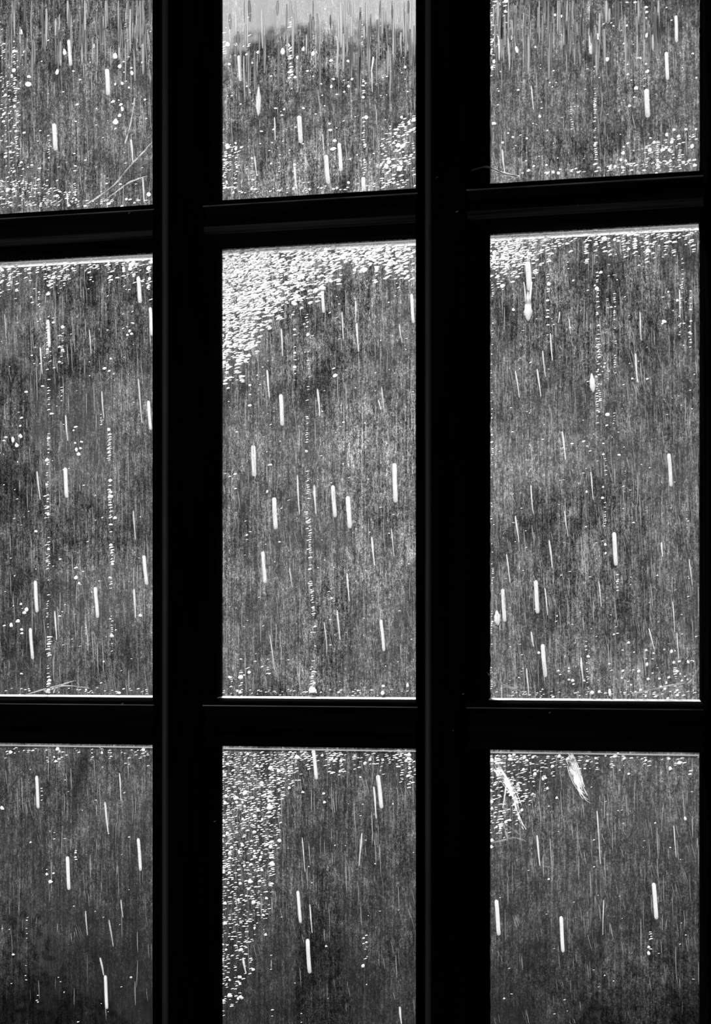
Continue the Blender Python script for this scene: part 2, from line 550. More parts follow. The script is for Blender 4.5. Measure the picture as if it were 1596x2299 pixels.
pane_of = {}
for ci, (x0, x1) in enumerate(cols):
    for ri, (z0, z1) in enumerate(rows):
        # glass runs into the bars on every side
        gx0 = x0 - .002; gx1 = x1 + (.03 if ci < 2 else .002)
        if ci == 0: gx0 = x0 - .002
        gz0 = z0 - (.03 if ri < 1 else .001); gz1 = z1 + (.03 if ri == 2 else .001)
        if ri == 0: gz0 = z0 - .0005
        if ri == 2: gz1 = z1 + .0015
        gx1 = min(gx1, mull[ci][2] - .004) if ci < 2 else gx1
        nx = max(4, int((gx1 - gx0) / .012)); nz = max(4, int((gz1 - gz0) / .012))
        vs = []; fs = []; wets = []
        for j in range(nz + 1):
            for i in range(nx + 1):
                x = gx0 + (gx1 - gx0) * i / nx; z = gz0 + (gz1 - gz0) * j / nz
                vs.append((x, 0.004, z)); wets.append(film_and_tone(x, z, ci, ri))
        for j in range(nz):
            for i in range(nx):
                a = j * (nx + 1) + i
                fs.append((a, a + nx + 1, a + nx + 2, a + 1))
        b = MB(); b.add(vs, fs)
        me = b.mesh('glass_pane')
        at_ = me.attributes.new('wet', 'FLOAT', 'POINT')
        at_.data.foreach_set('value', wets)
        for v in me.vertices: v.co -= ORG
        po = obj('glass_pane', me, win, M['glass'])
        # thickness of the pane: its clear inner face and edges
        b = MB(); b.box((gx0, 0.0, gz0), (gx1, 0.0036, gz1))
        me = b.mesh('inner_face')
        for v in me.vertices: v.co -= ORG
        obj('inner_face', me, po, M['clear'])
        pane_of[(ci, ri)] = po
        # black putty on the upright edges
        b = MB()
        wobble_strip(b, x0, 1, z0, z1, .0006, -.0005, .0012, ci * 7 + ri)
        if ci == 2: wobble_strip(b, x1, -1, z0, z1, .0006, -.0005, .0010, ci * 9 + ri + 40)
        wpart(b, 'putty_line', M['black_putty'])
        # pale wet putty along the top of the lower panes, and the wet ledge at their foot
        if ri == 1:
            b = MB()
            wx1 = x1 + (.02 if ci < 2 else 0)
            b2 = MB(); b2.add([(x0, .0060, z1 - .0068), (wx1, .0060, z1 - .0068), (wx1, .0052, z1 - .0108), (x0, .0052, z1 - .0108)], [(0, 1, 2, 3)])
            wpart(b2, 'glow_edge', M['drop'])  # white glow under the rail, put in as a pale strip
            for dz, h in ((.0012, .0022), (.0044, .0016)):
                b.box((x0, .0045, z1 - dz - h), (x1 + (.02 if ci < 2 else 0), .0075, z1 - dz))
            wpart(b, 'pale_putty', M['bead_line'] if 'bead_line' in M else M['run'])
        if ri == 2:
            b = MB(); b.box((x0, .0045, Z(1684, 700) - .001), (x1 + (.02 if ci < 2 else 0), .0075, Z(1684, 700) + .0012))
            wpart(b, 'pale_putty', M['run'])
        if ri == 1:
            b = MB(); b.prism([(-.03, z0 + .0002), (-.0005, z0 + .0002), (-.0005, z0 + .0020), (-.018, z0 + .0008)], x0, x1 + (.02 if ci < 2 else 0), 'x')
            wpart(b, 'wet_ledge', M['putty'])


# ------------------------------------------------------------------ which pane is a pixel in
def cell(px, py):
    ci = 0 if px < 420 else (1 if px < 1015 else 2)
    zz = Z(py, px)
    ri = 0 if zz > (ZR1_top + ZR1_bot) / 2 else (1 if zz > (ZR2_top + ZR2_bot) / 2 else 2)
    return ci, ri


PANE = {(0, 0): 'top left pane', (1, 0): 'top centre pane', (2, 0): 'top right pane',
        (0, 1): 'tall left pane', (1, 1): 'tall centre pane', (2, 1): 'tall right pane',
        (0, 2): 'bottom left pane', (1, 2): 'bottom centre pane', (2, 2): 'bottom right pane'}
PBOX = {}
for (ci, ri) in PANE:
    pxs = [(0, 342), (498, 933), (1100, 1570)][ci]
    pys = [[(0, 468), (576, 1562), (1672, 2299)], [(0, 435), (545, 1566), (1680, 2299)], [(0, 392), (508, 1572), (1688, 2299)]][ci][ri]
    PBOX[(ci, ri)] = (pxs[0], pxs[1], pys[0], pys[1])
# the left panes go on beyond the picture's edge, and so does the water on them
SBOX = {c: ((-290,) + b[1:] if c[0] == 0 else b) for c, b in PBOX.items()}
ORD = ['topmost', 'second from top', 'third from top', 'fourth from top', 'fifth from top', 'sixth from top', 'seventh from top', 'eighth from top',
       'ninth from top', 'tenth from top', 'eleventh from top', 'twelfth from top', 'thirteenth from top', 'fourteenth from top',
       'fifteenth from top', 'sixteenth from top', 'seventeenth from top', 'eighteenth from top', 'nineteenth from top', 'twentieth from top'] + \
      ['place %d from top' % k for k in range(21, 60)]

# ------------------------------------------------------------------ falling rain: x0,y0,x1,y1,width
RAIN = [
 (240,155,243,213,10),(121,278,125,337,10),(154,90,159,147,8),(294,313,299,365,6),(320,398,324,455,5),(150,433,153,465,5),
 (536,125,540,182,8),(671,260,676,321,10),(731,348,737,412,10),(761,321,766,384,8),(660,367,666,425,6),(838,127,834,160,6),(834,160,836,207,4),(815,398,817,428,9),(616,263,618,315,4),(571,350,577,395,4),(724,300,728,348,3),
 (1325,62,1328,121,10),(1451,200,1454,263,11),(1495,117,1499,179,8),(1517,35,1519,95,7),(1192,192,1198,247,4),(1127,335,1133,390,5),(1119,80,1121,135,6),
 (310,622,315,680,9),(337,690,341,753,7),(107,718,111,780,7),(90,780,95,840,5),(228,878,233,940,4),(310,850,319,950,4),(333,900,338,965,7),(10,705,14,760,2),(200,740,205,795,3),(147,932,152,990,5),
 (83,1058,90,1122,5),(146,1050,150,1117,9),(299,1146,304,1212,4),(323,1247,329,1313,8),(79,1304,83,1375,8),(214,1318,219,1387,8),(301,1322,304,1388,6),(123,1372,127,1437,5),(68,1410,73,1480,7),(192,1395,198,1450,2),
 (722,640,727,702,7),(631,738,635,800,5),(800,725,805,790,6),(798,675,799,725,4),(767,700,771,762,4),(923,660,928,725,7),(599,830,605,893,6),(630,885,634,955,9),(713,873,718,935,6),(568,1000,571,1069,10),(857,868,862,925,3),(896,727,902,770,3),(849,898,855,920,4),
 (667,1066,672,1155,5),(705,1089,709,1154,6),(747,1090,752,1161,9),(781,1114,785,1186,10),(615,1117,619,1188,10),(590,1238,595,1309,8),(885,1040,888,1128,10),(834,1205,841,1270,6),(878,1187,885,1250,3),(779,1287,784,1351,5),(757,1370,763,1437,5),(855,1391,862,1462,7),(728,1397,734,1458,3),(606,1425,616,1505,3),(650,1275,656,1320,3),
 (1184,587,1189,652,12),(1235,748,1240,810,5),(1218,787,1224,846,4),(1206,828,1214,891,5),(1157,832,1166,893,4),(1262,968,1270,1032,6),(1426,793,1431,858,6),(1501,1018,1507,1092,8),(1256,700,1254,725,4),(1277,715,1281,750,3),(1525,650,1527,714,4),(1436,700,1440,765,4),
 (1191,1089,1197,1153,4),(1326,1059,1332,1122,4),(1157,1158,1165,1219,5),(1267,1147,1275,1205,3),(1233,1213,1240,1275,5),(1378,1195,1383,1270,9),(1137,1244,1145,1308,4),(1128,1322,1133,1396,8),(1202,1303,1207,1377,9),(1223,1320,1230,1382,4),(1344,1304,1350,1363,3),(1192,1418,1198,1452,5),(1218,1446,1224,1520,9),(1182,1500,1187,1562,4),(1304,1476,1309,1530,5),(1456,1410,1469,1458,4),(1519,1420,1524,1480,3),(1510,1350,1515,1420,3),(1547,1255,1554,1315,3),(1485,1217,1487,1250,5),
 (82,1742,86,1815,7),(235,1800,243,1870,6),(151,1923,155,1998,8),(310,1882,316,1955,7),(225,2150,233,2190,5),(236,2190,240,2265,7),(271,2020,276,2060,3),(245,2065,254,2125,3),(192,2045,196,2100,3),(268,1735,272,1798,4),
 (848,1740,857,1815,9),(839,1766,845,1838,6),(703,1683,711,1750,8),(668,2000,675,2072,7),(695,2030,701,2095,4),(690,2108,695,2185,9),(678,1880,685,1958,3),(545,2150,552,2185,6),(897,2260,901,2299,6),(812,1870,806,1945,4),
 (1205,1875,1212,1944,6),(1114,2020,1120,2100,9),(1259,2057,1264,2138,8),(1467,1982,1474,2064,9),(1340,1820,1348,1940,4),(1512,1853,1518,1925,3),(1355,2020,1353,2100,3),(1137,1755,1129,1815,5),
]
bucket = {}
for r in RAIN:
    c = cell((r[0] + r[2]) / 2, (r[1] + r[3]) / 2)
    bx = PBOX[c]; half = 'left' if (r[0] + r[2]) / 2 < (bx[0] + bx[1]) / 2 else 'right'
    kind = 'thick white' if r[4] >= 7 else 'thin faint'
    bucket.setdefault((c, half, kind), []).append(r)
for (c, half, kind), lst in bucket.items():
    lst.sort(key=lambda r: r[1])
    for k, r in enumerate(lst):
        y = R.uniform(.10, .34)
        a = at(r[0], r[1], y); e = at(r[2], r[3], y)
        sc = pxscale(r[0], y)
        wpx = r[4] * (1.0 if r[4] >= 7 else .85)
        SS = (0, .02, .06, .2, .4, .6, .8, .94, .98, 1)
        PR = (.35, .8, 1, 1, 1, 1, 1, 1, .8, .35)
        pts = []; rad = []
        for i, s in enumerate(SS):
            p = a.lerp(e, s) + RIGHT * (math.sin(s * 5 + k) * .35 * sc)
            pts.append(p - a)
            prof = 1.0 if wpx > 6.5 else .55 + .45 * math.sin(math.pi * min(1, s * 1.3 + .1))
            prof *= PR[i]
            rad.append(wpx / 2 * sc * prof)
        mb = MB(); mb.tube(pts, rad, 8)
        o = mb.build('raindrop', M['rain'] if r[4] >= 7 else M['rain_thin'], smooth=True)
        o.location = a
        if len(lst) == 1: lab = 'only %s rain streak in %s half of %s' % (kind, half, PANE[c])
        else: lab = '%s rain streak in %s half of %s, %s' % (kind, half, PANE[c], 'lowest' if k == len(lst) - 1 else ORD[k])
        tag(o, lab, 'raindrop', 'rain falling outside the window')

# ------------------------------------------------------------------ drops on the glass, read off crops: (offset x, offset y, zoom, drops)
DR = [
 (0,0,3.192,[(208,550,40,22),(200,605,55,40),(176,370,26,18),(150,232,30,45),(345,672,18,10),(553,750,28,16),(525,510,20,14),(575,570,22,10),(730,318,26,22),(672,330,22,36),(825,400,42,44),(885,442,28,12),(857,477,36,30),(940,487,24,16),(943,525,26,40),(890,517,20,10),(826,603,16,16),(875,598,24,24),(924,628,20,16),(902,582,22,8),(811,727,34,18),(866,748,28,22),(852,717,16,8),(875,780,26,40),(856,828,34,26),(829,873,48,44),(828,920,20,12),(1040,714,26,14),(543,870,18,10),(691,895,18,8),(738,986,20,8),(173,950,28,16),(288,937,22,10),(345,972,26,10),(534,1100,24,10),(614,1148,22,12),(152,1163,28,16),(229,1184,26,14),(285,1207,30,14),(200,1197,22,12),(164,1212,22,12),(275,1286,30,18),(338,1293,22,10),(765,1315,26,10),(862,1321,28,14),(428,1373,30,14),(498,1378,24,12),(905,1427,26,20),(780,1460,34,18),(610,1476,28,14),(1065,1395,36,34),(963,1454,24,12),(545,1433,22,22),(540,1190,24,12),(462,375,28,50),(410,518,26,50),(1020,447,24,24),(25,818,30,18),(27,870,28,16),(104,765,28,26)]),
 (450,0,2.902,[(176,290,34,40),(230,290,32,24),(228,363,22,16),(302,354,24,16),(376,340,30,20),(537,335,34,46),(573,295,30,24),(632,375,26,30),(582,380,28,22),(585,468,40,20),(618,503,26,18),(580,507,24,14),(596,488,26,12),(672,320,24,34),(735,350,28,34),(762,338,22,24),(697,463,18,14),(735,497,16,10),(850,395,28,18),(963,398,30,16),(866,515,22,16),(783,547,22,14),(852,565,20,24),(965,562,24,20),(937,598,20,12),(889,615,24,10),(794,621,14,10),(987,515,20,18),(934,522,18,8),(1075,542,18,12),(1060,633,24,20),(1080,765,36,28),(1332,438,20,20),(1242,463,18,10),(1310,763,24,20),(1349,597,16,10),(1215,498,16,8),(1188,507,16,8),(460,496,20,12),(303,562,18,12),(323,604,14,8),(337,410,16,16),(187,418,22,16),(205,623,20,10),(176,625,14,8),(262,678,16,8),(490,705,26,10),(530,751,24,10),(545,713,16,14),(670,705,22,16),(751,743,18,10),(809,689,16,8),(840,806,22,14),(846,847,28,16),(876,917,32,22),(863,970,44,24),(886,833,18,8),(619,828,18,8),(475,843,20,12),(398,855,22,10),(266,960,24,16),(390,936,16,8),(449,980,16,8),(516,1009,22,10),(336,1032,20,16),(303,1101,16,8),(975,1036,20,10),(1021,1010,12,8),(1236,822,16,10),(1130,1000,18,8),(1174,1078,20,14),(1222,1036,34,20),(1262,1078,40,14),(1348,877,18,16),(1028,1197,20,10),(672,1190,18,8),(370,1140,20,10),(356,1232,30,16),(272,1253,20,10),(160,1222,32,16),(612,1075,22,22),(229,932,20,16),(232,968,20,26)]),
 (1000,0,2.678,[(292,742,32,20),(438,541,18,12),(320,548,14,10),(316,630,16,8),(377,800,16,12),(405,824,16,12),(343,857,22,14),(490,832,16,14),(422,876,12,8),(485,968,14,10),(500,1025,26,18),(530,998,18,12),(607,993,18,12),(567,700,18,24),(578,650,14,8),(527,742,12,8),(541,283,14,16),(650,425,16,10),(627,497,14,12),(665,497,14,8),(642,522,12,8),(1090,154,16,14),(1098,386,20,12),(1098,447,20,14),(1145,530,26,24),(1106,637,22,18),(1135,584,18,10),(1118,482,12,8),(1215,430,28,24),(1206,384,16,12),(1163,348,40,14),(912,225,24,54),(972,357,28,30),(1205,44,26,16),(1207,74,30,16),(1203,108,24,12),(1213,210,24,34),(1140,14,20,14),(1090,14,18,10),(1360,122,16,10),(1487,322,20,12),(1074,262,18,10),(1010,156,14,12),(1096,863,20,14),(1072,882,16,10),(1068,920,24,24),(1056,962,24,20),(1084,966,18,18),(1052,808,12,6),(1132,906,14,8),(1374,780,22,18),(1445,778,20,18),(1506,777,18,16),(1330,810,20,26),(1228,903,26,30),(1255,857,24,20),(1347,903,26,28),(1403,820,28,24),(1483,880,24,30),(1232,830,16,12),(990,1010,20,32),(1020,1000,18,18),(680,1048,22,26),(648,1035,20,24),(757,1030,18,12),(798,1038,20,10),(614,1055,20,20),(675,950,12,6),(563,940,10,6),(427,300,22,54),(394,230,24,40),(300,235,24,40),(280,405,24,20),(292,370,22,26),(658,90,22,18),(697,98,26,18)]),
 (0,550,3.99,[(280,466,26,14),(290,515,34,14),(140,480,30,10),(343,538,20,10),(340,686,22,8),(477,695,30,24),(475,655,22,10),(535,812,44,10),(533,912,34,18),(452,957,26,12),(450,1042,28,12),(533,1048,34,16),(484,1100,30,16),(570,955,28,10),(566,790,26,10),(236,1316,40,22),(462,1511,42,24),(285,990,24,12),(192,1549,38,18),(183,1621,28,22),(52,1722,34,20),(36,1754,34,18),(184,1713,40,40),(115,1745,30,60),(148,1795,40,44),(678,1630,40,20),(660,1660,26,16),(730,1764,34,22),(673,1774,26,22),(684,1833,28,44),(720,1822,30,24),(703,1875,36,38),(417,1928,36,28),(425,1965,28,14),(974,1655,36,36),(974,1825,36,32),(1190,700,36,20),(1162,770,28,30),(1178,797,30,26),(1143,806,28,22),(1140,733,22,8),(992,1020,28,20),(936,1106,38,26),(978,1128,32,20),(963,762,22,8),(382,1265,40,16),(1160,400,26,10),(650,210,30,24)]),
 (0,1050,3.192,[(345,335,26,26),(257,457,28,22),(825,362,36,26),(733,358,18,10),(430,656,26,14),(545,790,36,36),(566,830,24,20),(543,718,40,12),(595,745,24,10),(150,978,24,20),(190,1018,36,36),(176,1040,32,28),(30,1132,28,12),(80,1130,30,36),(128,1100,36,30),(157,1160,26,20),(157,1188,28,18),(428,1064,22,14),(790,175,32,24),(793,555,28,24),(790,790,28,20),(155,1477,30,14),(790,1085,22,14),(855,1616,34,22),(830,1163,20,10),(725,1543,24,10),(697,1577,18,8),(345,280,26,14)]),
 (480,520,3.325,[(590,620,26,14),(632,507,34,22),(675,690,22,12),(936,540,18,10),(905,1075,40,34),(270,1147,30,20),(107,1168,28,16),(270,1216,22,10),(270,1297,30,20),(110,1268,16,8),(603,730,26,16),(604,770,28,12),(604,905,26,20),(690,1637,24,18),(910,1500,16,8),(420,1742,36,22),(425,1440,20,8),(895,1022,34,12),(210,1083,50,22),(1245,812,14,8)]),
 (450,1050,2.902,[(226,42,24,16),(228,136,22,10),(514,484,22,12),(435,155,16,24),(325,418,22,8),(765,653,16,8),(712,662,30,18),(708,755,18,10),(733,912,22,16),(745,1036,24,16),(748,1163,18,12),(740,1330,34,16),(316,1333,24,26),(403,1297,20,12),(450,1342,20,12),(356,1262,22,10),(190,1367,28,20),(258,1465,26,30),(285,1352,20,12),(1192,1424,24,22),(1188,1470,30,40),(1350,1420,20,34),(680,290,14,8),(845,990,16,8),(1295,933,20,6)]),
 (1060,480,2.978,[(905,1343,36,24),(900,1415,20,12),(876,1535,20,10),(745,1522,22,16),(878,1608,20,18),(983,1612,24,14),(977,1460,16,8),(1283,720,34,22),(1272,733,20,14),(930,624,22,12),(1070,1102,18,16),(836,662,16,12),(505,580,28,16),(505,645,28,14),(505,690,28,14),(505,742,24,10),(275,642,22,22),(675,447,20,14),(860,392,26,20),(1153,255,20,10),(820,480,14,14),(843,1043,16,16),(848,1325,20,14),(882,1025,16,12),(888,1000,16,12),(1462,600,20,12),(1462,642,20,14),(1462,718,20,16),(1462,803,18,14),(1462,860,18,10),(1416,733,20,10),(1415,880,14,10),(1462,517,18,14),(1372,580,24,22),(112,1527,22,12),(128,1480,20,10),(668,1537,24,12),(655,762,20,12),(1310,522,16,14),(925,272,20,12)]),
 (1000,1050,2.678,[(859,1136,26,22),(765,1280,24,22),(882,1353,26,30),(925,1347,20,22),(742,1207,16,14),(742,1224,16,12),(743,1275,18,10),(770,1302,16,14),(678,1222,18,12),(690,1244,16,8),(835,1282,18,14),(920,1277,14,8),(985,1180,20,12),(1014,1003,18,12),(1101,1053,22,18),(1065,1097,14,10),(1135,1110,16,12),(1207,1099,20,16),(1252,1117,20,14),(1315,1094,16,12),(1358,1107,20,30),(1207,1149,12,10),(1246,1150,14,8),(1213,1182,20,26),(1373,1172,18,22),(1407,1166,22,16),(1460,1168,16,26),(1493,1164,12,12),(1067,1222,20,18),(1131,1216,16,10),(1162,1225,20,26),(1219,1272,20,22),(1246,1236,14,10),(1287,1270,18,18),(1394,1225,22,20),(1412,1240,12,10),(1440,1256,12,14),(1422,1282,18,20),(1343,1262,20,20),(1456,1274,14,14),(1327,1295,16,20),(1296,1320,20,24),(1320,1330,18,26),(1117,1306,16,12),(1173,1337,20,18),(1210,1345,14,12),(1204,1375,18,22),(1265,1377,18,16),(1338,1386,20,14),(1393,1340,20,18),(1062,1266,14,12),(1394,1370,26,20),(442,1262,12,8),(583,1333,14,8),(845,355,14,10),(849,145,16,20),(948,117,16,14),(945,182,20,18),(962,463,18,20),(962,515,16,20),(1033,685,18,14),(1033,718,16,10),(1130,330,16,8),(1275,648,14,10),(290,343,12,8),(280,678,12,10),(988,1350,16,50)]),
 (0,1650,3.192,[(75,125,30,36),(412,102,32,38),(400,190,28,22),(388,160,20,20),(15,528,34,38),(335,1000,26,26),(362,1053,34,34),(383,992,20,16),(541,845,20,14),(541,877,22,16),(95,1575,24,20),(335,965,14,8)]),
 (450,1650,2.902,[(308,125,22,22),(575,238,22,22),(578,347,22,26),(400,328,30,28),(168,403,28,26),(160,445,26,30),(235,440,22,26),(274,440,20,22),(376,495,26,26),(275,550,20,24),(402,552,18,24),(147,660,24,22),(172,710,20,20),(203,735,28,24),(273,720,24,24),(350,758,22,24),(392,797,22,22),(350,795,22,18),(253,765,20,36),(192,803,26,22),(400,882,22,24),(188,900,24,24),(145,895,24,26),(248,1076,18,32),(298,1050,20,20),(160,1100,28,26),(515,690,30,30),(493,720,18,16),(430,718,40,20),(667,374,22,22),(804,382,22,18),(808,440,20,22),(910,238,22,24),(1042,276,18,14),(1354,268,30,24),(1105,160,24,26),(915,170,24,30),(1340,170,24,26),(1254,450,12,16),(465,970,30,22),(1060,1505,24,28),(1063,1325,20,16),(1062,1360,18,10),(425,1303,20,24),(352,1260,18,22),(410,1175,26,22),(345,1530,26,24),(255,1580,34,28),(270,1715,24,22),(245,1720,18,24),(190,770,28,24),(145,560,22,26),(175,190,30,24),(510,235,28,36),(665,105,22,24)]),
 (1000,1650,2.678,[(613,322,18,20),(669,380,18,20),(525,355,20,14),(1352,205,24,28),(1443,505,18,28),(1075,142,22,26),(685,130,26,30),(852,158,24,16),(838,203,20,12),(905,142,20,22),(963,125,18,22),(1203,155,20,20),(1103,235,18,16),(1223,1276,18,20),(1223,1315,22,28),(622,868,16,18),(386,514,24,20),(442,500,20,24),(460,453,22,22),(413,420,26,22),(330,565,20,18),(272,155,26,36),(340,170,26,18),(413,118,26,30),(468,210,20,24),(388,365,18,16),(336,240,20,24),(446,322,16,12),(263,675,20,26),(268,635,20,30),(272,405,20,24),(268,445,18,26),(586,265,16,30),(527,135,20,22),(645,190,24,24)]),
]
drops = []
for ox, oy, zm, lst in DR:
    for (cx, cy, w_, h_) in lst:
        px, py = ox + cx / zm, oy + cy / zm
        c = cell(px, py); bx = PBOX[c]
        px = min(max(px, bx[0] + 4), bx[1] - 4); py = min(max(py, bx[2] + 3), bx[3] - 3)
        drops.append((px, py, w_ / zm, h_ / zm, c))
drops.sort(key=lambda d: -(d[2] * d[3]))
single, rest = drops[:298], drops[298:]
YG = 0.0042        # outer face of the glass
stuff = {c: MB() for c in PANE}


def put_dome(mb, px, py, w_, h_, tilt=0.0, org=None, th=.35):
    p = at(px, py, YG); sc = pxscale(px, YG)
    c = p if org is None else p - org
    mb.dome(tuple(c), w_ / 2 * sc, h_ / 2 * sc, min(w_, h_) * th * sc, tilt)


bucket = {}
for d in single:
    bx = PBOX[d[4]]
    u = (d[0] - bx[0]) / (bx[1] - bx[0]); v = (d[1] - bx[2]) / (bx[3] - bx[2])
    nrow = 5 if d[4][1] == 1 else 3
    col = ('left', 'middle', 'right')[min(2, int(u * 3))]
    row = (('top', 'upper', 'middle', 'lower', 'bottom') if nrow == 5 else ('upper', 'middle', 'lower'))[min(nrow - 1, int(v * nrow))]
    zone = 'centre' if (row == 'middle' and col == 'middle') else '%s %s' % (row, col)
    bucket.setdefault((d[4], zone), []).append(d)
for (c, zone), lst in bucket.items():
    lst.sort(key=lambda d: d[1])
    for k, d in enumerate(lst):
        org = at(d[0], d[1], YG)
        mb = MB()
        put_dome(mb, d[0], d[1], d[2], d[3], R.uniform(-.25, .35), org, .4)
        o = mb.build('water_drop', M['drop'], smooth=True); o.location = org
        if len(lst) == 1: lab = 'lone larger water drop at %s of %s' % (zone, PANE[c])
        else: lab = 'larger water drop at %s of %s, %s' % (zone, PANE[c], 'lowest' if k == len(lst) - 1 else ORD[k])
        tag(o, lab, 'water drop', 'larger water drops clinging to the glass')
for d in rest:
    put_dome(stuff[d[4]], d[0], d[1], d[2], d[3], R.uniform(-.2, .3))

# ------------------------------------------------------------------ fine beading
def bead(px, py, s=1.0, wmin=7, wmax=15):
    c = cell(px, py); bx = SBOX[c]
    if px < bx[0] - 5 or px > bx[1] - 1 or py < bx[2] + 2 or py > bx[3] - 2: return
    w_ = R.uniform(wmin, wmax) * s
    if R.random() < .05: w_ *= 1.2; h_ = w_ * R.uniform(.7, 1.0)
    elif w_ < 5: h_ = w_ * R.uniform(.4, .7)
    else: h_ = w_ * R.uniform(.2, .42)
    put_dome(stuff[c], px, py, w_, h_, R.uniform(.0, .38), None, .3)


def lerp_list(pts, x):
    if x <= pts[0][0]: return pts[0][1]
    for (xa, ya), (xb, yb) in zip(pts, pts[1:]):
        if x <= xb: return ya + (yb - ya) * (x - xa) / (xb - xa)
    return pts[-1][1]


def zone(x0, x1, top, bot, step=8.5, dy=4.3, wild=30, s=1.0, skip=.10):
    """beading in upright columns from the 'top' line to a ragged 'bot' line"""
    x = x0
    while x < x1:
        yb = lerp_list(bot, x) + R.uniform(-wild, wild)
        dens = R.uniform(.55, 1.0)
        y = lerp_list(top, x) + R.uniform(0, 4)
        yt = y
        while y < yb:
            f = (y - yt) / max(1, yb - yt)
            if R.random() < dens * (1 - .45 * f) and R.random() > skip:
                bead(x + R.uniform(-3.5, 3.5), y, s)
            y += dy * R.uniform(.7, 1.3)
        x += step * R.uniform(.8, 1.2)


zone(-290, 342, [(-290, 602), (0, 588), (342, 572)], [(-290, 650), (0, 640), (120, 625), (200, 610), (280, 620), (342, 650)], s=.8)
zone(500, 933, [(500, 560), (933, 537)], [(500, 850), (560, 800), (600, 730), (640, 690), (700, 665), (760, 625), (850, 610), (933, 640)], wild=26, skip=.04, dy=3.6, step=7.5)
zone(500, 600, [(500, 560), (933, 537)], [(500, 830), (545, 850), (560, 760), (600, 700)], wild=30, skip=.2)
zone(1100, 1570, [(1100, 524), (1570, 496)], [(1100, 625), (1150, 615), (1190, 600), (1240, 580), (1300, 565), (1400, 560), (1480, 575), (1570, 560)], s=.85)
zone(1100, 1190, [(1100, 524), (1570, 496)], [(1100, 610), (1190, 590)], s=.85, skip=0)
zone(500, 640, [(500, 1688), (933, 1684)], [(500, 2290), (560, 2170), (600, 2060), (615, 1950), (640, 1800)], wild=40, s=.72, dy=5, step=8)
zone(640, 933, [(500, 1688), (933, 1684)], [(640, 1760), (700, 1730), (800, 1715), (933, 1750)], s=.75)
zone(1100, 1180, [(1100, 1695), (1570, 1697)], [(1100, 1900), (1150, 1850), (1180, 1820)], s=.72)
zone(1180, 1570, [(1100, 1695), (1570, 1697)], [(1180, 1780), (1260, 1730), (1350, 1715), (1570, 1712)], s=.7, skip=.35)
zone(-290, 342, [(0, 1678), (342, 1678)], [(-290, 1700), (0, 1690), (200, 1695), (290, 1710), (342, 1740)], s=.6, skip=.35)
zone(860, 933, [(860, 300), (933, 250)], [(860, 425), (933, 420)], s=.8, skip=.25)
zone(1450, 1560, [(1450, 320), (1560, 300)], [(1450, 380), (1560, 375)], s=.7, skip=.35, step=12)
zone(500, 540, [(500, 320), (540, 330)], [(500, 445), (540, 440)], s=.7, skip=.3)
zone(5, 48, [(5, 90), (48, 90)], [(5, 380), (48, 470)], s=.6, skip=.5)
zone(0, 180, [(0, 395), (180, 430)], [(0, 468), (180, 466)], s=.65, skip=.35)
zone(-290, 330, [(-290, 468), (0, 452), (330, 446)], [(-290, 486), (0, 470), (330, 458)], s=.7, skip=.4, wild=4)
zone(500, 933, [(500, 432), (933, 405)], [(500, 446), (933, 418)], s=.7, skip=.5, wild=4)
zone(1100, 1570, [(1100, 392), (1570, 355)], [(1100, 402), (1570, 375)], s=.7, skip=.5, wild=4)
zone(1100, 1140, [(1100, 0), (1140, 0)], [(1100, 150), (1140, 60)], s=.7, skip=.3)
for x0, x1, yy in ((5, 340, 1545), (500, 930, 1548), (1105, 1565, 1552)):
    zone(x0, x1, [(x0, yy), (x1, yy)], [(x0, yy + 12), (x1, yy + 12)], s=.6, skip=.55, wild=6)
